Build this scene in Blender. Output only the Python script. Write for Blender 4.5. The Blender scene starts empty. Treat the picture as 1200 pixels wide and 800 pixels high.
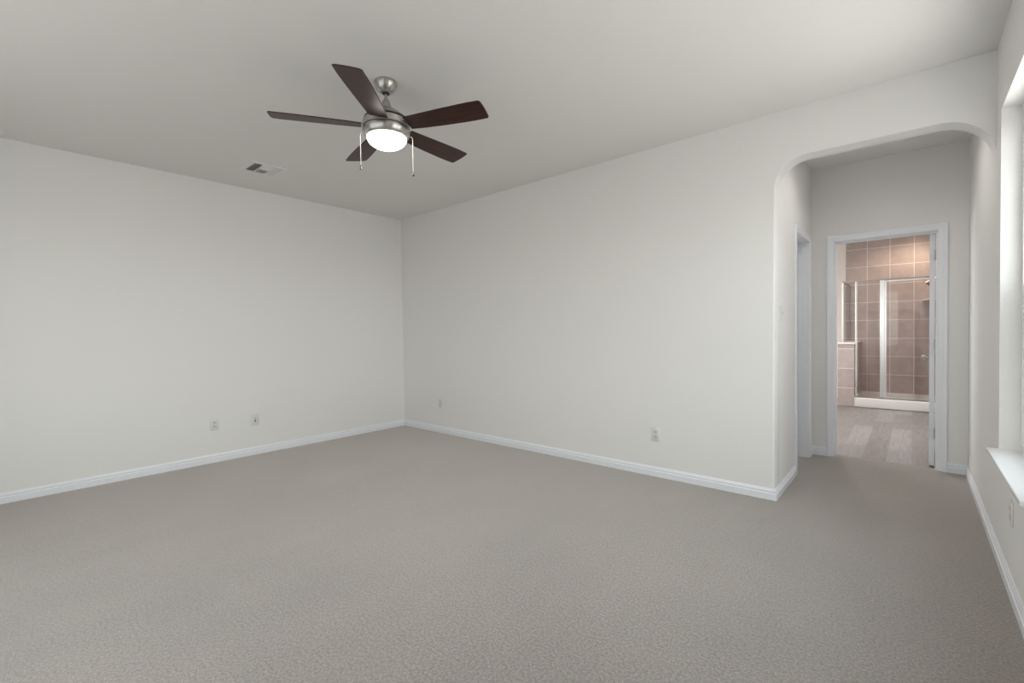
import bpy, bmesh, math, random
from mathutils import Vector, Matrix
PI = math.pi
S = bpy.context.scene
COL = S.collection

# ------------------------------------------------------------------ camera
F_PX, CAM_H = 538.95, 1.2337
YAW, PIT, ROL = math.radians(41.048), math.radians(-1.2025), math.radians(-0.8339)
fw = Vector((-math.sin(YAW)*math.cos(PIT), math.cos(YAW)*math.cos(PIT), math.sin(PIT)))
r0 = Vector((math.cos(YAW), math.sin(YAW), 0)); u0 = r0.cross(fw)
rr = r0*math.cos(ROL) + u0*math.sin(ROL); uu = -r0*math.sin(ROL) + u0*math.cos(ROL)
cd = bpy.data.cameras.new('camera'); cam = bpy.data.objects.new('camera', cd); COL.objects.link(cam)
cd.sensor_width = 36; cd.lens = 36*F_PX/1200; cd.clip_start = .02
cam.matrix_world = Matrix(((rr.x, uu.x, -fw.x, 0), (rr.y, uu.y, -fw.y, 0), (rr.z, uu.z, -fw.z, CAM_H), (0, 0, 0, 1)))
S.camera = cam

# ------------------------------------------------------------------ view, sky, daylight
S.view_settings.view_transform = 'Standard'; S.view_settings.look = 'None'
S.view_settings.gamma = 1; S.view_settings.use_curve_mapping = False
S.view_settings.exposure = 0.27
SKY, SKY_BACK = 10.2, .34
w = bpy.data.worlds.new('sky'); S.world = w; w.use_nodes = True
n = w.node_tree.nodes; l = w.node_tree.links; n.clear()
tc = n.new('ShaderNodeTexCoord'); sx = n.new('ShaderNodeSeparateXYZ'); cr = n.new('ShaderNodeValToRGB')
bg = n.new('ShaderNodeBackground'); out = n.new('ShaderNodeOutputWorld'); mr = n.new('ShaderNodeMapRange')
l.new(tc.outputs['Generated'], sx.inputs[0]); l.new(sx.outputs['Z'], mr.inputs['Value'])
mr.inputs['From Min'].default_value = -1; mr.inputs['From Max'].default_value = 1
l.new(mr.outputs[0], cr.inputs[0]); l.new(cr.outputs[0], bg.inputs[0]); l.new(bg.outputs[0], out.inputs[0])
e = cr.color_ramp.elements
e[0].position = .0; e[0].color = (.46, .45, .44, 1)
e[1].position = 1; e[1].color = (.80, .90, 1.0, 1)
for pos, c in ((.47, (.54, .53, .52, 1)), (.505, (1.0, 1.0, .98, 1)), (.7, (.93, .97, 1.0, 1))):
    x = e.new(pos); x.color = c
# sky dimmed towards -Y so the window wall gives more of the light
my = n.new('ShaderNodeMapRange'); my.interpolation_type = 'SMOOTHSTEP'; l.new(sx.outputs['Y'], my.inputs['Value'])
my.inputs['From Min'].default_value = .15; my.inputs['From Max'].default_value = -.85
my.inputs['To Min'].default_value = SKY; my.inputs['To Max'].default_value = SKY*SKY_BACK
l.new(my.outputs[0], bg.inputs[1])

def portal(name, loc, rot, sx_, sy_):
    d = bpy.data.lights.new(name, 'AREA'); d.shape = 'RECTANGLE'; d.size = sx_; d.size_y = sy_
    d.cycles.is_portal = True
    o = bpy.data.objects.new(name, d); COL.objects.link(o); o.location = loc; o.rotation_euler = rot

# ------------------------------------------------------------------ dimensions (metres)
H = 2.743
XA, YB, XC, YD = -5.153, 3.692, .3475, -.95         # left wall, arch wall, window wall, wall behind the camera
XH, YH = -.741, 5.295                               # hall left wall, hall end wall
TB, TH = .14, .12
YS = 9.85                                           # tiled shower wall
WZ0, WZ1 = .575, 2.358
WINS = [(2.54, 3.52), (1.40, 2.38)]                  # bedroom windows in the window wall; second one unseen, added for more light
DX0, DX1, DZ = -.557, .161, 2.033                   # bathroom door opening
CY0, CY1 = 4.50, 5.11                               # closet door opening in the hall

# ------------------------------------------------------------------ materials
def M(name, col, rough=.6, metal=0, spec=.5, build=None, **kw):
    m = bpy.data.materials.new(name); m.use_nodes = True
    b = m.node_tree.nodes['Principled BSDF']
    b.inputs['Base Color'].default_value = (*col, 1); b.inputs['Roughness'].default_value = rough
    b.inputs['Metallic'].default_value = metal; b.inputs['Specular IOR Level'].default_value = spec
    for k, v in kw.items(): b.inputs[k.replace('_', ' ')].default_value = v
    if build: build(m.node_tree, b)
    return m
def bump(nt, b, src, strength, dist):
    bp = nt.nodes.new('ShaderNodeBump'); bp.inputs['Strength'].default_value = strength; bp.inputs['Distance'].default_value = dist
    nt.links.new(src, bp.inputs['Height']); nt.links.new(bp.outputs[0], b.inputs['Normal'])
def obj_coord(nt): return nt.nodes.new('ShaderNodeTexCoord').outputs['Object']
def noise(nt, co, scale, detail=2, rough=.5):
    t = nt.nodes.new('ShaderNodeTexNoise'); t.inputs['Scale'].default_value = scale
    t.inputs['Detail'].default_value = detail; t.inputs['Roughness'].default_value = rough
    nt.links.new(co, t.inputs['Vector']); return t.outputs['Fac']
def ramp(nt, src, stops):
    c = nt.nodes.new('ShaderNodeValToRGB'); e = c.color_ramp.elements
    e[0].position, e[0].color = stops[0][0], (*stops[0][1], 1); e[1].position, e[1].color = stops[-1][0], (*stops[-1][1], 1)
    for p_, c_ in stops[1:-1]: x = e.new(p_); x.color = (*c_, 1)
    nt.links.new(src, c.inputs[0]); return c.outputs[0]
def mix(nt, fac, a, b_, mode='MIX'):
    m = nt.nodes.new('ShaderNodeMix'); m.data_type = 'RGBA'; m.blend_type = mode
    for s, v in ((m.inputs[0], fac), (m.inputs[6], a), (m.inputs[7], b_)):
        if hasattr(v, 'is_linked'): nt.links.new(v, s)
        elif isinstance(v, tuple): s.default_value = (*v, 1)
        else: s.default_value = v
    return m.outputs[2]
def xz_coord(nt, axis='x'):
    s = nt.nodes.new('ShaderNodeSeparateXYZ'); c = nt.nodes.new('ShaderNodeCombineXYZ'); nt.links.new(obj_coord(nt), s.inputs[0])
    nt.links.new(s.outputs['X' if axis == 'x' else 'Y'], c.inputs[0]); nt.links.new(s.outputs['Z'], c.inputs[1]); return c.outputs[0]
def brick(nt, co, w_, h_, mortar, loc=(0, 0, 0), offset=0.0, rot=0.0):
    mp = nt.nodes.new('ShaderNodeMapping'); mp.inputs['Location'].default_value = loc; mp.inputs['Rotation'].default_value = (0, 0, rot)
    t = nt.nodes.new('ShaderNodeTexBrick'); t.offset = offset; t.squash = 1; nt.links.new(co, mp.inputs[0]); nt.links.new(mp.outputs[0], t.inputs['Vector'])
    t.inputs['Scale'].default_value = 1; t.inputs['Brick Width'].default_value = w_; t.inputs['Row Height'].default_value = h_
    t.inputs['Mortar Size'].default_value = mortar; t.inputs['Mortar Smooth'].default_value = .1
    t.inputs['Color1'].default_value = (0, 0, 0, 1); t.inputs['Color2'].default_value = (1, 1, 1, 1); t.inputs['Mortar'].default_value = (.5, .5, .5, 1)
    return t

def orange_peel(nt, b):
    co = obj_coord(nt); bump(nt, b, noise(nt, co, 95, 3, .6), .3, .004)
def ceiling_tex(nt, b):
    co = obj_coord(nt); bump(nt, b, noise(nt, co, 70, 3, .6), .2, .004)
WALL = (.84, .829, .812)
m_wall = M('wall_paint', WALL, .75, spec=.25, build=orange_peel)
m_ceil = M('ceiling_paint', (.85, .838, .815), .85, spec=.15, build=ceiling_tex)
m_trim = M('trim_white_paint', (.86, .875, .91), .32, spec=.5)
m_sill = M('sill_white_paint', (.84, .85, .86), .22, spec=.5)
m_vinyl = M('window_vinyl', (.86, .86, .85), .35)
m_plate = M('plate_white_plastic', (.755, .745, .725), .35)
m_white = M('white_enamel', (.84, .83, .81), .4)
m_recep = M('receptacle_white_plastic', (.66, .65, .63), .35)
m_slot = M('slot_dark', (.06, .06, .06), .6)
def carpet(nt, b):
    co = obj_coord(nt)
    f1 = noise(nt, co, 330, 3, .75); f2 = noise(nt, co, 95, 2, .6); f3 = noise(nt, co, 1.1, 3, .55)
    c1 = ramp(nt, f1, [(.33, (.11, .095, .084)), (.5, (.295, .263, .238)), (.67, (.51, .462, .425))])
    c2 = ramp(nt, f2, [(.36, (.74, .74, .74)), (.64, (1.22, 1.22, 1.22))])
    c3 = ramp(nt, f3, [(.36, (.93, .93, .935)), (.64, (1.05, 1.05, 1.04))])
    # faint strokes where the pile lies over
    mp = nt.nodes.new('ShaderNodeMapping'); mp.inputs['Scale'].default_value = (2.6, .5, 1); mp.inputs['Rotation'].default_value = (0, 0, .35); nt.links.new(co, mp.inputs[0])
    c4 = ramp(nt, noise(nt, mp.outputs[0], 1.6, 4, .6), [(.36, (.975, .975, .975)), (.64, (1.025, 1.025, 1.025))])
    c = mix(nt, 1.0, c1, c2, 'MULTIPLY'); c = mix(nt, 1.0, c, c3, 'MULTIPLY'); c = mix(nt, 1.0, c, c4, 'MULTIPLY')
    nt.links.new(c, b.inputs['Base Color'])
    a = nt.nodes.new('ShaderNodeMath'); nt.links.new(f1, a.inputs[0]); nt.links.new(f2, a.inputs[1])
    bump(nt, b, a.outputs[0], .55, .006)
m_carpet = M('carpet_pile', (.37, .34, .31), .95, spec=.05, build=carpet, Sheen_Weight=.85, Sheen_Roughness=.36, Sheen_Tint=(1, .93, .87, 1))
def planks(nt, b):
    co = obj_coord(nt)
    t = brick(nt, co, 1.2, .18, .0015, (0, 0, 0), .37, PI/2)
    mp = nt.nodes.new('ShaderNodeMapping'); mp.inputs['Scale'].default_value = (14, 1.1, 1); nt.links.new(co, mp.inputs[0])
    g = noise(nt, mp.outputs[0], 2.6, 5, .65)
    base = ramp(nt, t.outputs['Color'], [(0, (.235, .212, .203)), (.5, (.29, .272, .268)), (1, (.345, .333, .332))])
    gr = ramp(nt, g, [(.3, (.76, .76, .77)), (.7, (1.14, 1.13, 1.12))])
    c = mix(nt, 1.0, base, gr, 'MULTIPLY'); c = mix(nt, t.outputs['Fac'], c, (.24, .22, .21))
    nt.links.new(c, b.inputs['Base Color'])
m_plank = M('vinyl_planks', (.5, .46, .43), .38, build=planks)
def tiles(axis, loc, h_=.3025):
    def f(nt, b):
        co = xz_coord(nt, axis); t = brick(nt, co, .299, h_, .0042, loc)
        ns = noise(nt, obj_coord(nt), 9, 4, .6)
        base = ramp(nt, t.outputs['Color'], [(0, (.47, .40, .385)), (1, (.53, .455, .44))])
        c = mix(nt, 1.0, base, ramp(nt, ns, [(.3, (.9, .9, .9)), (.7, (1.1, 1.1, 1.1))]), 'MULTIPLY')
        c = mix(nt, t.outputs['Fac'], c, (.86, .80, .76)); nt.links.new(c, b.inputs['Base Color'])
        iv = nt.nodes.new('ShaderNodeMath'); iv.operation = 'SUBTRACT'; iv.inputs[0].default_value = 1; nt.links.new(t.outputs['Fac'], iv.inputs[1])
        bump(nt, b, iv.outputs[0], .3, .003)
    return f
m_tile = M('shower_tile', (.4, .32, .28), .35, build=tiles('x', (.878, -.13, 0)))
m_tile_side = M('shower_tile_side', (.4, .32, .28), .35, build=tiles('y', (-YS, -.13, 0)))
m_tile_low = M('low_wall_tile', (.4, .32, .28), .35, build=tiles('x', (.886, .0165, 0), .3035))
m_pan = M('shower_pan_acrylic', (.80, .77, .75), .25)
m_bath = M('bathroom_paint', (.90, .86, .83), .7, spec=.25, build=orange_peel)
m_chrome = M('shower_frame_chrome', (.78, .79, .80), .22, 1)
m_rail = M('shower_rail_metal', (.42, .41, .41), .3, 1)
m_knob = M('satin_nickel', (.40, .385, .36), .28, 1)
m_bronze = M('warm_dark_metal', (.32, .26, .18), .35, 1)
def brushed(nt, b):
    co = obj_coord(nt); mp = nt.nodes.new('ShaderNodeMapping'); mp.inputs['Scale'].default_value = (3, 3, 260); nt.links.new(co, mp.inputs[0])
    f = noise(nt, mp.outputs[0], 1, 2); nt.links.new(ramp(nt, f, [(.3, (.27, .27, .27)), (.7, (.38, .38, .38))]), b.inputs['Roughness'])
    tg = nt.nodes.new('ShaderNodeTangent'); tg.direction_type = 'RADIAL'; tg.axis = 'Z'; nt.links.new(tg.outputs[0], b.inputs['Tangent'])
m_nickel = M('brushed_nickel', (.50, .485, .46), .3, 1, build=brushed, Anisotropic=.75, Anisotropic_Rotation=.25)
m_black = M('dark_groove', (.03, .03, .03), .6)
def walnut(nt, b):
    co = obj_coord(nt); mp = nt.nodes.new('ShaderNodeMapping'); mp.inputs['Scale'].default_value = (3, 55, 55); nt.links.new(co, mp.inputs[0])
    f = noise(nt, mp.outputs[0], 1.0, 6, .6)
    nt.links.new(ramp(nt, f, [(.3, (.020, .0075, .0055)), (.5, (.040, .014, .009)), (.72, (.075, .026, .015))]), b.inputs['Base Color'])
m_blade = M('walnut_blade', (.04, .015, .01), .36, spec=.32, build=walnut)
m_blade_edge = m_blade
def emit(name, col, strength):
    m = M(name, (.9, .9, .88), .3); b = m.node_tree.nodes['Principled BSDF']
    b.inputs['Emission Color'].default_value = (*col, 1); b.inputs['Emission Strength'].default_value = strength; return m
m_bowl = emit('lit_frosted_glass', (1.0, .94, .86), 9.0)
m_can2 = emit('added_downlight_lens_neutral', (1.0, .92, .84), 8.0)  # glowing lens of the added hall and bathroom lights
m_can = emit('lit_downlight_lens', (1.0, .80, .58), 12.0)
def glass_mat(name, tint, gloss_rough=.02, solid=0.0, scol=(.2, .2, .2)):
    m = bpy.data.materials.new(name); m.use_nodes = True; nt = m.node_tree; nt.nodes.clear()
    o = nt.nodes.new('ShaderNodeOutputMaterial'); t = nt.nodes.new('ShaderNodeBsdfTransparent'); t.inputs[0].default_value = (*tint, 1)
    if solid:
        g = nt.nodes.new('ShaderNodeBsdfDiffuse'); g.inputs[0].default_value = (*scol, 1); fac = solid
    else:
        g = nt.nodes.new('ShaderNodeBsdfGlossy'); g.inputs['Roughness'].default_value = gloss_rough; fac = None
    x = nt.nodes.new('ShaderNodeMixShader')
    if fac is None:
        fr = nt.nodes.new('ShaderNodeFresnel'); fr.inputs[0].default_value = 1.45; ge = nt.nodes.new('ShaderNodeNewGeometry'); mu = nt.nodes.new('ShaderNodeMath'); mu.operation = 'MULTIPLY'
        iv = nt.nodes.new('ShaderNodeMath'); iv.operation = 'SUBTRACT'; iv.inputs[0].default_value = 1; nt.links.new(ge.outputs['Backfacing'], iv.inputs[1])
        nt.links.new(fr.outputs[0], mu.inputs[0]); nt.links.new(iv.outputs[0], mu.inputs[1]); nt.links.new(mu.outputs[0], x.inputs[0])
    else: x.inputs[0].default_value = fac
    nt.links.new(t.outputs[0], x.inputs[1]); nt.links.new(g.outputs[0], x.inputs[2]); nt.links.new(x.outputs[0], o.inputs[0]); return m
m_glass = glass_mat('window_glass', (.97, .98, .97))
m_sglass = glass_mat('shower_glass', (.945, .94, .94))
m_screen = glass_mat('insect_screen_mesh', (1, 1, 1), solid=.42, scol=(.10, .10, .11))
m_ext = M('exterior_brick', (.35, .25, .2), .9)
m_dark = M('duct_dark', (.22, .22, .21), .9)
m_fob = M('dark_nickel', (.22, .21, .20), .35, 1)

# ------------------------------------------------------------------ mesh helpers
def link_mesh(name, bm, mats, parent=None, smooth=None, kind=None, loc=None):
    bmesh.ops.recalc_face_normals(bm, faces=bm.faces[:])
    me = bpy.data.meshes.new(name); bm.to_mesh(me); bm.free()
    for m in (mats if isinstance(mats, (list, tuple)) else [mats]): me.materials.append(m)
    if smooth is not None:
        me.polygons.foreach_set('use_smooth', [True]*len(me.polygons)); me.set_sharp_from_angle(angle=math.radians(smooth))
    o = bpy.data.objects.new(name, me); COL.objects.link(o)
    if parent: o.parent = parent
    if loc: o.location = loc
    if kind: o['kind'] = kind
    return o
def struct(name, bm, mats, parent=None, smooth=None):
    return link_mesh(name, bm, mats, parent, smooth, None if parent else 'structure')
def empty(name, loc=(0, 0, 0), rotz=0, kind=None):
    o = bpy.data.objects.new(name, None); COL.objects.link(o); o.location = loc; o.rotation_euler = (0, 0, rotz)
    o.empty_display_size = .1
    if kind: o['kind'] = kind
    return o
def tag(o, label, cat, group=None):
    o['label'] = label; o['category'] = cat
    if group: o['group'] = group
    return o
def box(bm, a, b, mat=0, bevel=0, seg=2):
    lo = [min(x, y) for x, y in zip(a, b)]; hi = [max(x, y) for x, y in zip(a, b)]
    v = [bm.verts.new((hi[0] if i & 1 else lo[0], hi[1] if i & 2 else lo[1], hi[2] if i & 4 else lo[2])) for i in range(8)]
    fs = [bm.faces.new([v[i] for i in q]) for q in ((0, 2, 3, 1), (4, 5, 7, 6), (0, 1, 5, 4), (2, 6, 7, 3), (0, 4, 6, 2), (1, 3, 7, 5))]
    for f in fs: f.material_index = mat
    if bevel:
        es = {e for f in fs for e in f.edges}
        r = bmesh.ops.bevel(bm, geom=list(es), offset=bevel, segments=seg, affect='EDGES', profile=.5)
        for f in r['faces']: f.material_index = mat
    return v
def lathe(bm, prof, seg=48, c=(0, 0, 0), mat=0, cap=True):
    rings = []
    for r, z in prof:
        if r < 1e-6: rings.append([bm.verts.new((c[0], c[1], c[2]+z))])
        else: rings.append([bm.verts.new((c[0]+r*math.cos(2*PI*i/seg), c[1]+r*math.sin(2*PI*i/seg), c[2]+z)) for i in range(seg)])
    for A, B in zip(rings, rings[1:]):
        for i in range(seg):
            j = (i+1) % seg
            q = [A[0]] if len(A) == 1 else [A[i], A[j]]
            q += [B[0]] if len(B) == 1 else [B[j], B[i]]
            if len(q) > 2: bm.faces.new(q).material_index = mat
    if cap:
        for R in (rings[0], rings[-1]):
            if len(R) > 2: bm.faces.new(R).material_index = mat
def tube(bm, pts, rad, seg=10, mat=0):
    pts = [Vector(p) for p in pts]; rings = []
    for i, p in enumerate(pts):
        d = (pts[min(i+1, len(pts)-1)]-pts[max(i-1, 0)]).normalized()
        a = d.orthogonal().normalized() if abs(d.z) < .9 else Vector((1, 0, 0)); a = (a-d*a.dot(d)).normalized(); b = d.cross(a)
        r = rad[i] if isinstance(rad, (list, tuple)) else rad
        rings.append([bm.verts.new(p+a*r*math.cos(2*PI*k/seg)+b*r*math.sin(2*PI*k/seg)) for k in range(seg)])
    for A, B in zip(rings, rings[1:]):
        for k in range(seg): bm.faces.new((A[k], A[(k+1) % seg], B[(k+1) % seg], B[k])).material_index = mat
    bm.faces.new(rings[0]).material_index = mat; bm.faces.new(rings[-1]).material_index = mat
def sweep(bm, path, normal, prof, drop_first=False, drop_last=False):
    """profile (a along side = dir x normal, b along normal) swept along a planar path with mitred corners"""
    P = [Vector(p) for p in path]; N = Vector(normal); side = []
    for i in range(len(P)-1): side.append((P[i+1]-P[i]).normalized().cross(N))
    rings = []
    for i in range(len(P)):
        s1 = side[max(i-1, 0)]; s2 = side[min(i, len(side)-1)]; s = (s1+s2)/(1+s1.dot(s2))
        rings.append([P[i]+s*a+N*b for a, b in prof])
    if drop_first: rings = rings[1:]
    if drop_last: rings = rings[:-1]
    R = [[bm.verts.new(v) for v in ring] for ring in rings]; k = len(prof)
    for A, B in zip(R, R[1:]):
        for i in range(k): bm.faces.new((A[i], A[(i+1) % k], B[(i+1) % k], B[i]))
    bm.faces.new(R[0]); bm.faces.new(R[-1])
def extrude_poly(bm, pts, vec, mat=0):
    A = [bm.verts.new(p) for p in pts]; B = [bm.verts.new(Vector(p)+Vector(vec)) for p in pts]; k = len(A)
    fs = [bm.faces.new(A), bm.faces.new(B)] + [bm.faces.new((A[i], A[(i+1) % k], B[(i+1) % k], B[i])) for i in range(k)]
    for f in fs: f.material_index = mat
    return A, B
def wall_with_holes(name, axis, p0, p1, a0, a1, holes, mats, z1=H, inner_mat=None):
    """wall slab between planes p0..p1 on AXIS, running a0..a1 on the other axis, rectangular holes (h0,h1,z0,z1)"""
    bm = bmesh.new()
    cuts = sorted({a0, a1, *[h for x in holes for h in x[:2]]})
    def bx(s, t, za, zb):
        if axis == 'x': box(bm, (p0, s, za), (p1, t, zb))
        else: box(bm, (s, p0, za), (t, p1, zb))
    for s, t in zip(cuts, cuts[1:]):
        hs = sorted([x for x in holes if x[0] <= s+1e-6 and x[1] >= t-1e-6], key=lambda x: x[2]); z = 0
        for x in hs:
            if x[2] > z+1e-6: bx(s, t, z, x[2])
            z = x[3]
        if z < z1: bx(s, t, z, z1)
    bmesh.ops.remove_doubles(bm, verts=bm.verts[:], dist=1e-5)
    return struct(name, bm, mats)

# ------------------------------------------------------------------ room shell
bm = bmesh.new(); box(bm, (XA-.15, YD-.15, -.05), (XC+.16, 5.38, 0)); struct('floor', bm, m_carpet)
bm = bmesh.new(); box(bm, (-2.6, 5.38, -.05), (XC+.16, YS+.15, -.004)); struct('floor_bathroom', bm, m_plank)
bm = bmesh.new(); box(bm, (XA-.15, YD-.15, H), (XC+.16, YS+.15, H+.1)); struct('ceiling', bm, m_ceil)
bm = bmesh.new(); box(bm, (XA-.15, YD-.15, 0), (XA, YB+TB, H)); struct('wall_left', bm, m_wall)
wall_with_holes('wall_right', 'x', XC, XC+.16, YD-.15, YS+.15, [(a, b, WZ0-.02, WZ1) for a, b in WINS], m_wall)
FILL_WINS = [(-3.60, -2.60), (-2.45, -1.45), (-1.30, -.30)]           # unseen bank of windows behind the camera, added to light the room evenly
wall_with_holes('wall_front', 'y', YD-.15, YD, XA, XC, [(a, b, .60, WZ1) for a, b in FILL_WINS], m_wall)

# arch wall: outline with two unequal corner curves, soft rounded (bullnose) arrises
ZA, RL, RR = 2.411, .20, .24
arc = [(XH, 0)]
arc += [(XH+RL-RL*math.cos(t), ZA-RL+RL*math.sin(t)) for t in [i*PI/2/16 for i in range(17)]]
arc += [(XC-RR+RR*math.sin(t), ZA-RR+RR*math.cos(t)) for t in [i*PI/2/16 for i in range(17)]]
outline = [(XA, 0)] + arc + [(XC, H), (XA, H)]
bm = bmesh.new(); A, B = extrude_poly(bm, [(x, YB, z) for x, z in outline], (0, TB, 0))
es = []
for ring in (A, B):
    for i in range(1, 1+len(arc)-1):
        es += [e for e in ring[i].link_edges if e.other_vert(ring[i]) is ring[i+1]]
bmesh.ops.bevel(bm, geom=es, offset=.018, segments=5, affect='EDGES', profile=.5)
struct('wall_back', bm, m_wall)
# hall
wall_with_holes('wall_hall_left', 'x', XH-TH, XH, YB+TB, YH, [(CY0-.018, CY1+.018, 0, DZ+.018)], m_wall)
wall_with_holes('wall_hall_back', 'y', YH, YH+TH, -2.6, XC, [(DX0-.018, DX1+.018, 0, DZ+.018)], m_wall)
# bathroom
bm = bmesh.new(); box(bm, (-2.75, YS, 0), (-.872, YS+.15, H)); struct('wall_bathroom_back', bm, m_bath)
bm = bmesh.new(); box(bm, (-.872, YS-.006, 0), (XC, YS+.15, H)); struct('wall_shower_back', bm, m_tile)
bm = bmesh.new(); box(bm, (XC-.008, 8.80, 0), (XC, YS-.006, H)); struct('wall_shower_right', bm, m_tile_side)
wall_with_holes('wall_bathroom_left', 'x', -2.75, -2.6, YH, YS, [(6.6, 8.2, 1.0, 2.3)], m_bath)
bm = bmesh.new(); box(bm, (-.886, 8.80, 0), (-.675, YS-.006, .962)); struct('wall_shower_low', bm, [m_tile_low])
bm = bmesh.new(); box(bm, (-.900, 8.785, .962), (-.655, YS-.006, .995), bevel=.006); struct('trim_1', bm, m_pan, smooth=40)

# baseboards
BB = [(0, 0), (.015, 0), (.015, .046), (.0105, .049), (.0085, .054), (.0115, .058), (.0115, .064), (.006, .074), (.0045, .080), (0, .080)]
Z = (0, 0, 1)
def base(name, path, **kw):
    bm = bmesh.new(); sweep(bm, path, Z, [(a, b) for a, b in BB], **kw); return struct(name, bm, m_trim)
base('baseboard_left', [(XA, YD, 0), (XA, YB, 0), (XH, YB, 0)], drop_last=True)
base('baseboard_back', [(XA, YD, 0), (XA, YB, 0), (XH, YB, 0), (XH, CY0-.063, 0)], drop_first=True)
base('baseboard_hall_left', [(XH, CY1+.063, 0), (XH, YH, 0), (DX0-.063, YH, 0)], drop_last=True)
base('baseboard_hall_back', [(XH, CY1+.063, 0), (XH, YH, 0), (DX0-.063, YH, 0)], drop_first=True)
base('baseboard_hall_right', [(DX1+.063, YH, 0), (XC, YH, 0), (XC, YD, 0)], drop_last=True)
base('baseboard_right', [(DX1+.063, YH, 0), (XC, YH, 0), (XC, YD, 0), (XA, YD, 0)], drop_first=True, drop_last=True)
base('baseboard_front', [(XC, YH, 0), (XC, YD, 0), (XA, YD, 0)], drop_first=True)

# ------------------------------------------------------------------ doors
CAS = [(.005, 0), (.005, .009), (.012, .0115), (.030, .0125), (.040, .0165), (.056, .0175), (.062, .015), (.062, 0)]
def slab(bm, w_, h_, t_):
    """two-panel door in x 0..w, y 0..t, z 0..h"""
    st, rl = .105, .2
    box(bm, (0, 0, 0), (st, t_, h_)); box(bm, (w_-st, 0, 0), (w_, t_, h_))
    for a, b in ((0, rl), (.86, 1.0), (h_-.12, h_)): box(bm, (st, 0, a), (w_-st, t_, b))
    for a, b in ((rl, .86), (1.0, h_-.12)):
        box(bm, (st, .009, a), (w_-st, t_-.009, b)); box(bm, (st+.035, .003, a+.035), (w_-st-.035, t_-.003, b-.035), bevel=.005, seg=1)
def knob(bm, c, axis, rose=.031):
    """round knob on both faces: axis = unit vector out of the face at c"""
    a = Vector(axis); q = Vector((0, 0, 1)).rotation_difference(a).to_matrix().to_4x4(); q.translation = Vector(c)
    k = bmesh.new(); lathe(k, [(rose, 0), (rose, .006), (.012, .010), (.011, .030), (.022, .036), (.0275, .048), (.024, .060), (.0, .064)], 24)
    bmesh.ops.transform(k, matrix=q, verts=k.verts[:]); me = bpy.data.meshes.new('tmp'); k.to_mesh(me); k.free(); bm.from_mesh(me); bpy.data.meshes.remove(me)

d1 = empty('door_1', ((DX0+DX1)/2, YH+TH/2, 0), kind='structure'); off = Vector(d1.location)
def child(parent, name, bm, mat, smooth=None):
    """mesh given in world coordinates, parented without moving"""
    bmesh.ops.translate(bm, verts=bm.verts[:], vec=-Vector(parent.location))
    return link_mesh(name, bm, mat, parent, smooth)
bm = bmesh.new()
for x0, x1, st0, st1 in ((DX0-.018, DX0, DX0, DX0+.011), (DX1, DX1+.018, DX1-.010, DX1)):
    box(bm, (x0, YH, 0), (x1, YH+TH, DZ+.018)); box(bm, (st0, YH+.04, 0), (st1, YH+.082, DZ))
box(bm, (DX0, YH, DZ), (DX1, YH+TH, DZ+.018)); box(bm, (DX0+.011, YH+.04, DZ-.011), (DX1-.011, YH+.082, DZ))
child(d1, 'door_jamb', bm, m_trim)
for nm, y, N, pts in (('door_casing', YH, (0, -1, 0), None), ('door_casing', YH+TH, (0, 1, 0), None)):
    bm = bmesh.new(); path = [(DX0, y, 0), (DX0, y, DZ), (DX1, y, DZ), (DX1, y, 0)]
    if N[1] < 0: path = path[::-1]
    # side must point away from the opening
    sweep(bm, path, N, CAS); child(d1, nm, bm, m_trim)
HX, HY, ANG = DX1-.014, YH+TH+.008, math.radians(91.5)
def door_space(v):                                    # slab space -> world: hinge at the right jamb, opened into the bathroom
    c, s = math.cos(PI-ANG), math.sin(PI-ANG); x, y, z = v
    return Vector((HX+x*c-(y)*s*1.0, HY+x*s+(y)*c*1.0, z))
bm = bmesh.new(); slab(bm, .705, 2.015, .035)
for v in bm.verts: v.co = door_space((v.co.x, v.co.y, v.co.z+.012))
dr = child(d1, 'door_slab', bm, m_trim)
ax = (door_space((0, 1, 0))-door_space((0, 0, 0)))
bm = bmesh.new(); knob(bm, door_space((.645, .035, .92)), ax); knob(bm, door_space((.645, 0, .92)), -ax)
kb = child(d1, 'door_knob', bm, m_knob, 40)
for zz in (.25, 1.03, 1.80):
    bm = bmesh.new(); lathe(bm, [(.007, 0), (.007, .09)], 12, (HX+.002, HY+.006, zz)); box(bm, (HX-.004, HY-.03, zz), (HX+.0028, HY+.004, zz+.09))
    child(d1, 'hinge', bm, m_knob, 40)

d2 = empty('door_2', (XH-TH/2, (CY0+CY1)/2, 0), kind='structure')
bm = bmesh.new()
for a, b, s0, s1 in ((CY0-.018, CY0, CY0, CY0+.011), (CY1, CY1+.018, CY1-.011, CY1)):
    box(bm, (XH-TH, a, 0), (XH, b, DZ+.018)); box(bm, (XH-.082, s0, 0), (XH-.047, s1, DZ))
box(bm, (XH-TH, CY0, DZ), (XH, CY1, DZ+.018)); box(bm, (XH-.082, CY0+.011, DZ-.011), (XH-.047, CY1-.011, DZ))
child(d2, 'door_jamb', bm, m_trim)
bm = bmesh.new(); sweep(bm, [(XH, CY1, 0), (XH, CY1, DZ), (XH, CY0, DZ), (XH, CY0, 0)], (1, 0, 0), CAS); child(d2, 'door_casing', bm, m_trim)
bm = bmesh.new(); slab(bm, CY1-CY0-.006, 2.015, .035)
for v in bm.verts: v.co = Vector((XH-.083-v.co.y, CY0+.003+v.co.x, v.co.z+.012))
child(d2, 'door_slab', bm, m_trim)
bm = bmesh.new(); knob(bm, (XH-.083, CY0+.065, .92), (1, 0, 0)); child(d2, 'door_knob', bm, m_knob, 40)

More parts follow.
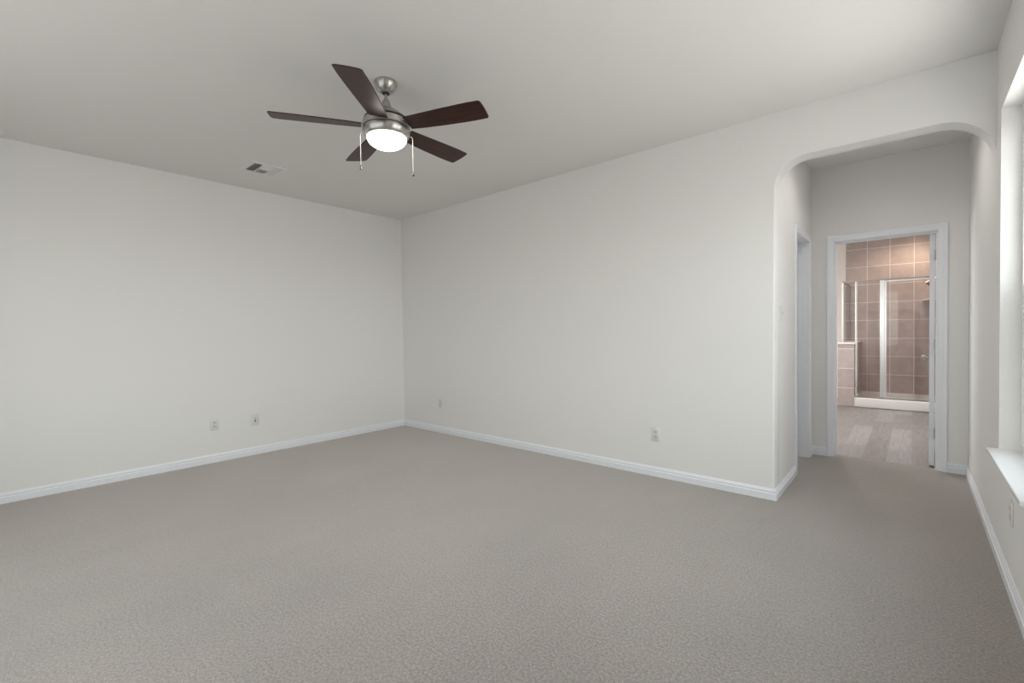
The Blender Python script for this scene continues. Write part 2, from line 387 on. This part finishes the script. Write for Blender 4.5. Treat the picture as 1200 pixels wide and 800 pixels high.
# ------------------------------------------------------------------ windows
def single_hung(name, y0, y1, z0, z1):
    wn = empty(name, (XC+.1, (y0+y1)/2, z0), kind='structure')
    xf, xo = XC+.076, XC+.15
    def fr(bm, ya, yb, za, zb, xa, xb, t):
        box(bm, (xa, ya, za), (xb, ya+t, zb)); box(bm, (xa, yb-t, za), (xb, yb, zb))
        box(bm, (xa, ya+t, za), (xb, yb-t, za+t)); box(bm, (xa, ya+t, zb-t), (xb, yb-t, zb))
    bm = bmesh.new(); fr(bm, y0, y1, z0, z1, xf, xo, .045); child(wn, 'window_frame', bm, m_vinyl)
    zm = (z0+z1)/2-.04
    a, b = y0+.045, y1-.045
    bm = bmesh.new(); fr(bm, a, b, zm-.02, z1-.045, xf+.042, xf+.062, .04); child(wn, 'upper_sash', bm, m_vinyl)
    bm = bmesh.new(); fr(bm, a, b, z0+.045, zm+.02, xf+.015, xf+.038, .045); child(wn, 'lower_sash', bm, m_vinyl)
    bm = bmesh.new(); box(bm, (xf+.050, a+.04, zm+.02), (xf+.054, b-.04, z1-.085)); child(wn, 'upper_pane', bm, m_glass)
    bm = bmesh.new(); box(bm, (xf+.024, a+.045, z0+.09), (xf+.028, b-.045, zm-.025)); child(wn, 'lower_pane', bm, m_glass)
    bm = bmesh.new(); box(bm, (xf+.066, a, z0+.045), (xf+.068, b, zm)); child(wn, 'insect_screen', bm, m_screen)
    # stool: board lying in the opening with a nosing past the wall and small ears
    bm = bmesh.new()
    pts = [(xf, y0), (xf, y1), (XC, y1), (XC, y1+.016), (XC-.045, y1+.016), (XC-.045, y0-.018), (XC, y0-.018), (XC, y0)]
    A, B = extrude_poly(bm, [(x, y, z0-.02) for x, y in pts], (0, 0, .02))
    es = [e for e in bm.edges if all(v.co.x < XC+.001 for v in e.verts) and abs(e.verts[0].co.z-e.verts[1].co.z) < 1e-6]
    bmesh.ops.bevel(bm, geom=es, offset=.005, segments=3, affect='EDGES', profile=.5)
    child(wn, 'window_sill', bm, m_sill)
    portal('daylight_portal', (XC+.155, (y0+y1)/2, (z0+z1)/2), (0, PI/2, 0), z1-z0, y1-y0)
for i, (a, b) in enumerate(WINS): single_hung('window_%d' % (i+1), a, b, WZ0, WZ1)
# added fixed windows of the wall behind the camera
for i, (a, b) in enumerate(FILL_WINS):
    wn = empty('window_%d' % (i+4), ((a+b)/2, YD-.1, .6), kind='structure')
    def ring(bm, t, ya, yb, in_=0):
        x0, x1, z0, z1 = a+in_, b-in_, .6+in_, WZ1-in_
        box(bm, (x0, ya, z0), (x0+t, yb, z1)); box(bm, (x1-t, ya, z0), (x1, yb, z1)); box(bm, (x0+t, ya, z0), (x1-t, yb, z0+t)); box(bm, (x0+t, ya, z1-t), (x1-t, yb, z1))
    bm = bmesh.new(); ring(bm, .045, YD-.14, YD-.076); child(wn, 'window_frame', bm, m_vinyl)
    bm = bmesh.new(); box(bm, (a+.045, YD-.112, .645), (b-.045, YD-.108, WZ1-.045)); child(wn, 'window_pane', bm, m_glass)
    portal('daylight_portal', ((a+b)/2, YD-.145, (.6+WZ1)/2), (PI/2, 0, 0), b-a, WZ1-.6)
# fixed bathroom window, unseen, added for daylight in there
wn = empty('window_3', (-2.68, 7.4, 1.0), kind='structure')
bm = bmesh.new()
for a, b in (((-2.72, 6.6, 1.0), (-2.66, 8.2, 1.05)), ((-2.72, 6.6, 2.25), (-2.66, 8.2, 2.3)), ((-2.72, 6.6, 1.05), (-2.66, 6.65, 2.25)), ((-2.72, 8.15, 1.05), (-2.66, 8.2, 2.25))): box(bm, a, b)
child(wn, 'window_frame', bm, m_vinyl)
bm = bmesh.new(); box(bm, (-2.695, 6.65, 1.05), (-2.69, 8.15, 2.25)); child(wn, 'window_pane', bm, m_glass)
portal('daylight_portal', (-2.73, 7.4, 1.65), (0, -PI/2, 0), 1.3, 1.6)

# ------------------------------------------------------------------ shower
bm = bmesh.new()
x0, x1, y0, y1 = -.675, XC-.008, 8.80, YS-.006
box(bm, (x0, y0, 0), (x1, y0+.10, .145), bevel=.012, seg=3)
box(bm, (x0, y0+.10, 0), (x1, y1, .05))
for a, b in (((x0, y0+.1, .05), (x0+.03, y1, .135)), ((x1-.03, y0+.1, .05), (x1, y1, .135)), ((x0+.03, y1-.03, .05), (x1-.03, y1, .135))): box(bm, a, b)
sp = tag(link_mesh('shower_pan', bm, m_pan, smooth=40), 'low white acrylic shower pan with raised curb behind the bathroom doorway', 'shower pan')
en = tag(empty('shower_enclosure', (-.16, 8.85, .145)), 'chrome framed glass shower enclosure standing on a white pan in the bathroom', 'shower enclosure')
YF, ZT = 8.84, 1.945
XR = -.82
def fr4(bm, axis, p, t, a, b, za, zb, wv):
    for s0, s1, u0, u1 in ((a, a+wv, za, zb), (b-wv, b, za, zb), (a+wv, b-wv, za, za+wv), (a+wv, b-wv, zb-wv, zb)):
        if axis == 'y': box(bm, (s0, p-t, u0), (s1, p+t, u1))
        else: box(bm, (p-t, s0, u0), (p+t, s1, u1))
bm = bmesh.new(); box(bm, (XR-.012, YF-.014, ZT-.020), (x1, YF+.014, ZT), bevel=.003); child(en, 'top_rail', bm, m_rail)
bm = bmesh.new(); box(bm, (XR-.012, YF+.014, ZT-.020), (XR+.012, y1, ZT), bevel=.003); child(en, 'side_top_rail', bm, m_rail)
bm = bmesh.new(); box(bm, (x0+.002, YF-.016, .145), (x1, YF+.016, .165), bevel=.003); child(en, 'bottom_track', bm, m_rail)
for xa_, xb_, za, nm in ((-.665, -.640, .165, 'corner_post'), (-.366, -.312, .165, 'door_post'), (x1-.03, x1, .165, 'wall_jamb')):
    bm = bmesh.new(); box(bm, (xa_, YF-.016, za), (xb_, YF+.016, ZT-.020), bevel=.003); child(en, nm, bm, m_chrome)
bm = bmesh.new(); box(bm, (XR-.010, YF-.012, .995), (XR+.010, YF+.012, ZT-.020), bevel=.003); child(en, 'low_wall_post', bm, m_chrome)
bm = bmesh.new(); box(bm, (XR-.010, y1-.022, .995), (XR+.010, y1, ZT-.020)); child(en, 'wall_jamb', bm, m_rail)
for nm, a, b in (('fixed_pane', (-.640, YF-.003, .165), (-.366, YF+.003, ZT-.020)), ('short_pane', (XR+.010, YF-.003, .997), (-.665, YF+.003, ZT-.020)),
                 ('return_pane', (XR-.003, YF+.012, .997), (XR+.003, y1-.022, ZT-.020))):
    bm = bmesh.new(); box(bm, a, b); child(en, nm, bm, m_sglass)
bm = bmesh.new(); fr4(bm, 'y', YF, .010, -.310, x1-.032, .172, ZT-.03, .018); sd = child(en, 'shower_door', bm, m_chrome)
bm = bmesh.new(); box(bm, (-.292, YF-.003, .190), (x1-.05, YF+.003, ZT-.048)); bmesh.ops.translate(bm, verts=bm.verts[:], vec=-Vector(en.location)); link_mesh('door_pane', bm, m_sglass, sd)
bm = bmesh.new(); tube(bm, [(x1-.08, YF-.01, .95), (x1-.08, YF-.05, .95), (x1-.08, YF-.05, 1.15), (x1-.08, YF-.01, 1.15)], .008); bmesh.ops.translate(bm, verts=bm.verts[:], vec=-Vector(en.location)); link_mesh('door_pull', bm, m_chrome, sd, 40)
# shower head on the right-hand tiles
sh = tag(empty('wall_shower_fixture', (x1, 9.32, 1.95)), 'small chrome shower head on a bent arm above the glass shower door', 'shower head')
bm = bmesh.new(); tube(bm, [(x1, 9.32, 1.955), (x1-.06, 9.32, 1.955), (x1-.10, 9.32, 1.94), (x1-.145, 9.32, 1.905)], .009); child(sh, 'shower_arm', bm, m_chrome, 40)
bm = bmesh.new(); lathe(bm, [(.012, .0), (.016, -.02), (.045, -.055), (.048, -.068), (.0, -.070)], 24)
bmesh.ops.transform(bm, matrix=Matrix.Translation((x1-.140, 9.32, 1.912)) @ Matrix.Rotation(math.radians(38), 4, 'Y'), verts=bm.verts[:]); child(sh, 'spray_head', bm, m_bronze, 35)
bm = bmesh.new(); lathe(bm, [(.03, 0), (.03, .006), (.012, .012)], 20); bmesh.ops.transform(bm, matrix=Matrix.Translation((x1, 9.32, 1.955)) @ Matrix.Rotation(-PI/2, 4, 'Y'), verts=bm.verts[:]); child(sh, 'flange', bm, m_chrome, 40)
# corner shelf
bm = bmesh.new(); q = [(x1, y1)]+[(x1-.22*math.cos(t), y1-.22*math.sin(t)) for t in [i*PI/2/14 for i in range(15)]]
extrude_poly(bm, [(x, y, 1.635) for x, y in q], (0, 0, .025)); tag(link_mesh('corner_shelf', bm, m_pan), 'pale quarter-round corner shelf on the brown shower tiles', 'shelf')
# recessed light above the shower
def downlight(loc, label, energy, col, lens):
    cl = tag(empty('recessed_light', loc), label, 'light')
    bm = bmesh.new(); lathe(bm, [(.075, 0), (.095, 0), (.095, -.006), (.075, -.010), (.072, 0)], 32); link_mesh('trim_ring', bm, m_white, cl, 40)
    bm = bmesh.new(); lathe(bm, [(.072, -.001), (.05, -.006), (0, -.008)], 32, cap=False); link_mesh('lens', bm, lens, cl, 40)
    ld = bpy.data.lights.new('downlight', 'SPOT'); ld.energy = energy; ld.color = col; ld.spot_size = math.radians(160); ld.spot_blend = .7; ld.shadow_soft_size = .07
    lo = bpy.data.objects.new('downlight', ld); COL.objects.link(lo); lo.location = (loc[0], loc[1], H-.03)
downlight((.02, 9.36, H), 'warm lit round recessed light in the ceiling over the shower', 26, (1, .78, .58), m_can)
downlight((-1.0, 7.2, H), 'added round recessed fill light, unseen, in the middle of the bathroom ceiling', 130, (1, .95, .93), m_can2)  # unseen lamp, added to brighten the bathroom
downlight((-.2, 4.22, H), 'added round recessed fill light, unseen, in the hall ceiling behind the arch', 10, (1, .97, .94), m_can2)  # added lamp hidden by the arch header, lifts the dim hall

# ------------------------------------------------------------------ ceiling fan
FX, FY = -2.391, 1.625
fan = tag(empty('ceiling_fan', (FX, FY, H)), 'brushed nickel ceiling fan with five dark walnut blades and a lit bowl lamp', 'ceiling fan')
def fpart(name, bm, m, sm=35, par=None): return link_mesh(name, bm, m, par or fan, sm)
zz = lambda z: z-H
bm = bmesh.new(); lathe(bm, [(.066, 0), (.068, -.006), (.066, -.020), (.060, -.036), (.049, -.052), (.036, -.062), (.024, -.066), (.0, -.066)]); fpart('canopy', bm, m_nickel)
bm = bmesh.new(); lathe(bm, [(.020, zz(2.690)), (.021, zz(2.672)), (.016, zz(2.668))], 24); fpart('hanger_ring', bm, m_black)
bm = bmesh.new(); lathe(bm, [(.0095, zz(2.68)), (.0095, zz(2.60))], 20); fpart('downrod', bm, m_nickel)
bm = bmesh.new(); lathe(bm, [(.0, zz(2.642)), (.014, zz(2.640)), (.022, zz(2.630)), (.026, zz(2.612)), (.034, zz(2.586))], 32); fpart('yoke_cover', bm, m_nickel)
bm = bmesh.new(); lathe(bm, [(.0, zz(2.589)), (.034, zz(2.588)), (.060, zz(2.574)), (.092, zz(2.552)), (.118, zz(2.530)), (.132, zz(2.517)), (.0, zz(2.517))]); fpart('motor_dome', bm, m_nickel)
bm = bmesh.new(); lathe(bm, [(.127, zz(2.517)), (.127, zz(2.503))]); fpart('upper_groove', bm, m_black)
bm = bmesh.new(); lathe(bm, [(.0, zz(2.504)), (.136, zz(2.504)), (.139, zz(2.500)), (.139, zz(2.469)), (.136, zz(2.466)), (0, zz(2.466))]); fpart('motor_band', bm, m_nickel)
bm = bmesh.new(); lathe(bm, [(.129, zz(2.467)), (.129, zz(2.458))]); fpart('lower_groove', bm, m_black)
bm = bmesh.new(); lathe(bm, [(.0, zz(2.459)), (.138, zz(2.459)), (.140, zz(2.455)), (.139, zz(2.442)), (.134, zz(2.426)), (.125, zz(2.412)), (.118, zz(2.409)), (.0, zz(2.42))]); lk = fpart('light_kit', bm, m_nickel)
bm = bmesh.new(); lathe(bm, [(.117, zz(2.411))]+[(.117*math.cos(t), zz(2.411)-.066*math.sin(t)) for t in [i*PI/2/12 for i in range(1, 13)]], cap=False); bl = fpart('glass_bowl', bm, m_bowl, 60, lk)
# blades: own frame, x along the blade, pitched about x
def blade_bm():
    bm = bmesh.new(); R = .640; pts = []
    yl, yr = -.062, .050                              # root half widths
    pts += [(.146, -.060), (.146, .050)]
    up = [(.22, .058), (.36, .068), (.48, .0735), (.56, .075)]
    tip = []
    a0 = math.asin(.075/R)
    for i in range(13):
        t = a0-2*a0*i/12; tip.append((R*math.cos(t)-.0, R*math.sin(t)))
    # round the two tip corners a little
    tip[0] = (tip[0][0]-.006, tip[0][1]-.0015); tip[-1] = (tip[-1][0]-.006, tip[-1][1]+.0015)
    dn = [(.56, -.075), (.48, -.0735), (.36, -.069), (.22, -.0625)]
    loop = pts[1:] + up + tip + dn + pts[:1]
    extrude_poly(bm, [(x, y, -.003) for x, y in loop], (0, 0, .006))
    es = [e for e in bm.edges if abs(e.verts[0].co.z-e.verts[1].co.z) < 1e-6]
    bmesh.ops.bevel(bm, geom=es, offset=.0015, segments=2, affect='EDGES', profile=.5)
    return bm
bm0 = blade_bm(); first = link_mesh('blade', bm0, m_blade, fan)
def iron_bm():
    bm = bmesh.new(); extrude_poly(bm, [(.110, -.022, .0035), (.15, -.03, .0035), (.19, -.028, .0035), (.235, -.012, .0035), (.245, 0, .0035), (.235, .012, .0035), (.19, .028, .0035), (.15, .03, .0035), (.110, .022, .0035)], (0, 0, .004)); return bm
fi = link_mesh('blade_iron', iron_bm(), m_nickel, first)
for k in range(5):
    o = first if k == 0 else first.copy()
    if k:
        COL.objects.link(o); o.parent = fan; c = fi.copy(); COL.objects.link(c); c.parent = o
    o.location = (0, 0, zz(2.474)); o.rotation_mode = 'QUATERNION'
    ph = .381+k*2*PI/5
    o.rotation_quaternion = (Matrix.Rotation(ph, 3, 'Z') @ Matrix.Rotation(-.20, 3, 'X')).to_quaternion()
tv = Vector((.562, .827, 0))
for s, ztop, zend in ((-1, 2.432, 2.235), (1, 2.428, 2.218)):
    p = tv*s
    bm = bmesh.new(); tube(bm, [p*.132+Vector((0, 0, zz(ztop))), p*.146+Vector((0, 0, zz(ztop+.002))), p*.1515+Vector((0, 0, zz(ztop-.006))), p*.1525+Vector((0, 0, zz(ztop-.02))), p*.1525+Vector((0, 0, zz(zend)))], .0021, 8)
    ch = fpart('pull_chain', bm, m_white)
    bm = bmesh.new(); c = p*.1525
    lathe(bm, [(.0, zz(zend+.004)), (.004, zz(zend+.002)), (.005, zz(zend-.003)), (.003, zz(zend-.008)), (.0055, zz(zend-.012)), (.0065, zz(zend-.024)), (.0, zz(zend-.026))], 14, (c.x, c.y, 0)); fpart('pull_fob', bm, m_fob, 35, ch)

# ------------------------------------------------------------------ ceiling register and smoke alarm
VX, VY = -4.44, 1.707
vent = tag(empty('ceiling_vent', (VX, VY, H)), 'white square louvred air vent in the ceiling beyond the fan', 'vent')
a = .145; b_ = .115
bm = bmesh.new(); 
for q in (((-a, -a), (a, -b_)), ((-a, b_), (a, a)), ((-a, -b_), (-b_, b_)), ((b_, -b_), (a, b_))): box(bm, (*q[0], -.008), (*q[1], 0))
for yy in (-.045, .045): box(bm, (-b_, yy-.003, -.012), (b_, yy+.003, 0))
link_mesh('vent_frame', bm, m_white, vent)
bm = bmesh.new(); box(bm, (-b_, -b_, -.0012), (b_, b_, -.0004)); link_mesh('vent_throat', bm, m_dark, vent)
def slat(c, ln, axis, tilt):
    bm = bmesh.new(); box(bm, (-ln/2, -.009, -.0007), (ln/2, .009, .0007))
    R = Matrix.Rotation(0 if axis == 'x' else PI/2, 4, 'Z') @ Matrix.Rotation(tilt, 4, 'X')
    bmesh.ops.transform(bm, matrix=Matrix.Translation((c[0], c[1], -.0085)) @ R, verts=bm.verts[:]); link_mesh('vent_slat', bm, m_white, vent)
for i in range(4):
    slat((0, -.104+.0165*i), .228, 'x', math.radians(42)); slat((0, .104-.0165*i), .228, 'x', math.radians(-42))
for i in range(10): slat((-.102+.0227*i, 0), .083, 'y', math.radians(40 if i < 5 else -40))
sm = tag(empty('smoke_alarm', (-4.972, .070, H)), 'small white smoke alarm on the ceiling near the left wall', 'smoke alarm')
bm = bmesh.new(); lathe(bm, [(.0, 0), (.066, 0), (.068, -.006), (.066, -.010)], 40); link_mesh('mounting_base', bm, m_white, sm, 35)
bm = bmesh.new(); lathe(bm, [(.060, -.010), (.062, -.014), (.056, -.030), (.030, -.036), (.0, -.036)], 40); link_mesh('alarm_cover', bm, m_white, sm, 35)

# ------------------------------------------------------------------ wall plates (local frame: x along wall, y out of wall is -, z up)
def plate(bm): box(bm, (-.036, -.0062, -.058), (.036, 0, .058), bevel=.003)
def outlet(name, loc, rotz, label):
    t = tag(empty(name, loc, rotz), label, 'power outlet')
    bm = bmesh.new(); plate(bm); link_mesh('cover_plate', bm, m_plate, t, 40)
    for s in (-1, 1):
        bm = bmesh.new(); pts = []
        for i in range(24):
            th = 2*PI*i/24; pts.append((.0172*math.cos(th), -.0055, max(-.0125, min(.0125, .0172*math.sin(th)))+s*.0195))
        extrude_poly(bm, pts, (0, -.0022, 0)); rc = link_mesh('receptacle', bm, m_recep, t)
        bm = bmesh.new()
        for xx, hh in ((-.0063, .008), (.0063, .0065)): box(bm, (xx-.0011, -.0081, s*.0195+.001-hh/2+.002), (xx+.0011, -.0076, s*.0195+.001+hh/2+.002))
        lathe(bm, [(.0, 0), (.0024, 0), (.0024, .0004), (0, .0004)], 10)
        vs = [v for v in bm.verts if abs(v.co.y) < .004 and abs(v.co.x) < .003]
        bmesh.ops.transform(bm, matrix=Matrix.Translation((0, -.0077, s*.0195-.0075)) @ Matrix.Rotation(PI/2, 4, 'X'), verts=vs)
        link_mesh('socket_slots', bm, m_slot, rc)
    bm = bmesh.new(); lathe(bm, [(.0, 0), (.0032, 0), (.0028, .0014), (0, .0016)], 12); bmesh.ops.transform(bm, matrix=Matrix.Translation((0, -.0055, 0)) @ Matrix.Rotation(PI/2, 4, 'X'), verts=bm.verts[:]); link_mesh('screw', bm, m_recep, t)
    return t
outlet('power_outlet', (XA, 1.460, .370), PI/2, 'white power outlet low on the left wall, farther from the corner than the jack plate')
outlet('power_outlet', (-4.398, YB, .368), 0, 'white power outlet low on the arch wall close to the room corner')
outlet('power_outlet', (-1.625, YB, .356), 0, 'white power outlet low on the arch wall close to the archway')
outlet('power_outlet', (XC, 3.072, .371), -PI/2, 'white power outlet low on the window wall under the sill')
t = tag(empty('cable_jack', (XA, 1.830, .360), PI/2), 'white cable jack plate low on the left wall, nearest the room corner', 'wall plate')
bm = bmesh.new(); plate(bm); link_mesh('cover_plate', bm, m_plate, t, 40)
for z_, r_, nm in ((.012, .0048, 'coax_socket'), (-.012, .0055, 'coax_socket')):
    bm = bmesh.new(); lathe(bm, [(r_*1.5, 0), (r_*1.5, .002), (r_, .002), (r_, .008), (0, .008)], 14); bmesh.ops.transform(bm, matrix=Matrix.Translation((0, -.0055, z_)) @ Matrix.Rotation(PI/2, 4, 'X'), verts=bm.verts[:]); link_mesh(nm, bm, m_knob if z_ > 0 else m_slot, t, 35)
t = tag(empty('light_switch', (XH, 3.905, 1.342), PI/2), 'white light switch on the inner side of the arched opening', 'light switch')
bm = bmesh.new(); plate(bm); link_mesh('cover_plate', bm, m_plate, t, 40)
bm = bmesh.new(); box(bm, (-.005, -.0065, -.012), (.005, -.0055, .012)); box(bm, (-.0038, -.018, .001), (.0038, -.006, .009), bevel=.001); link_mesh('toggle', bm, m_recep, t)
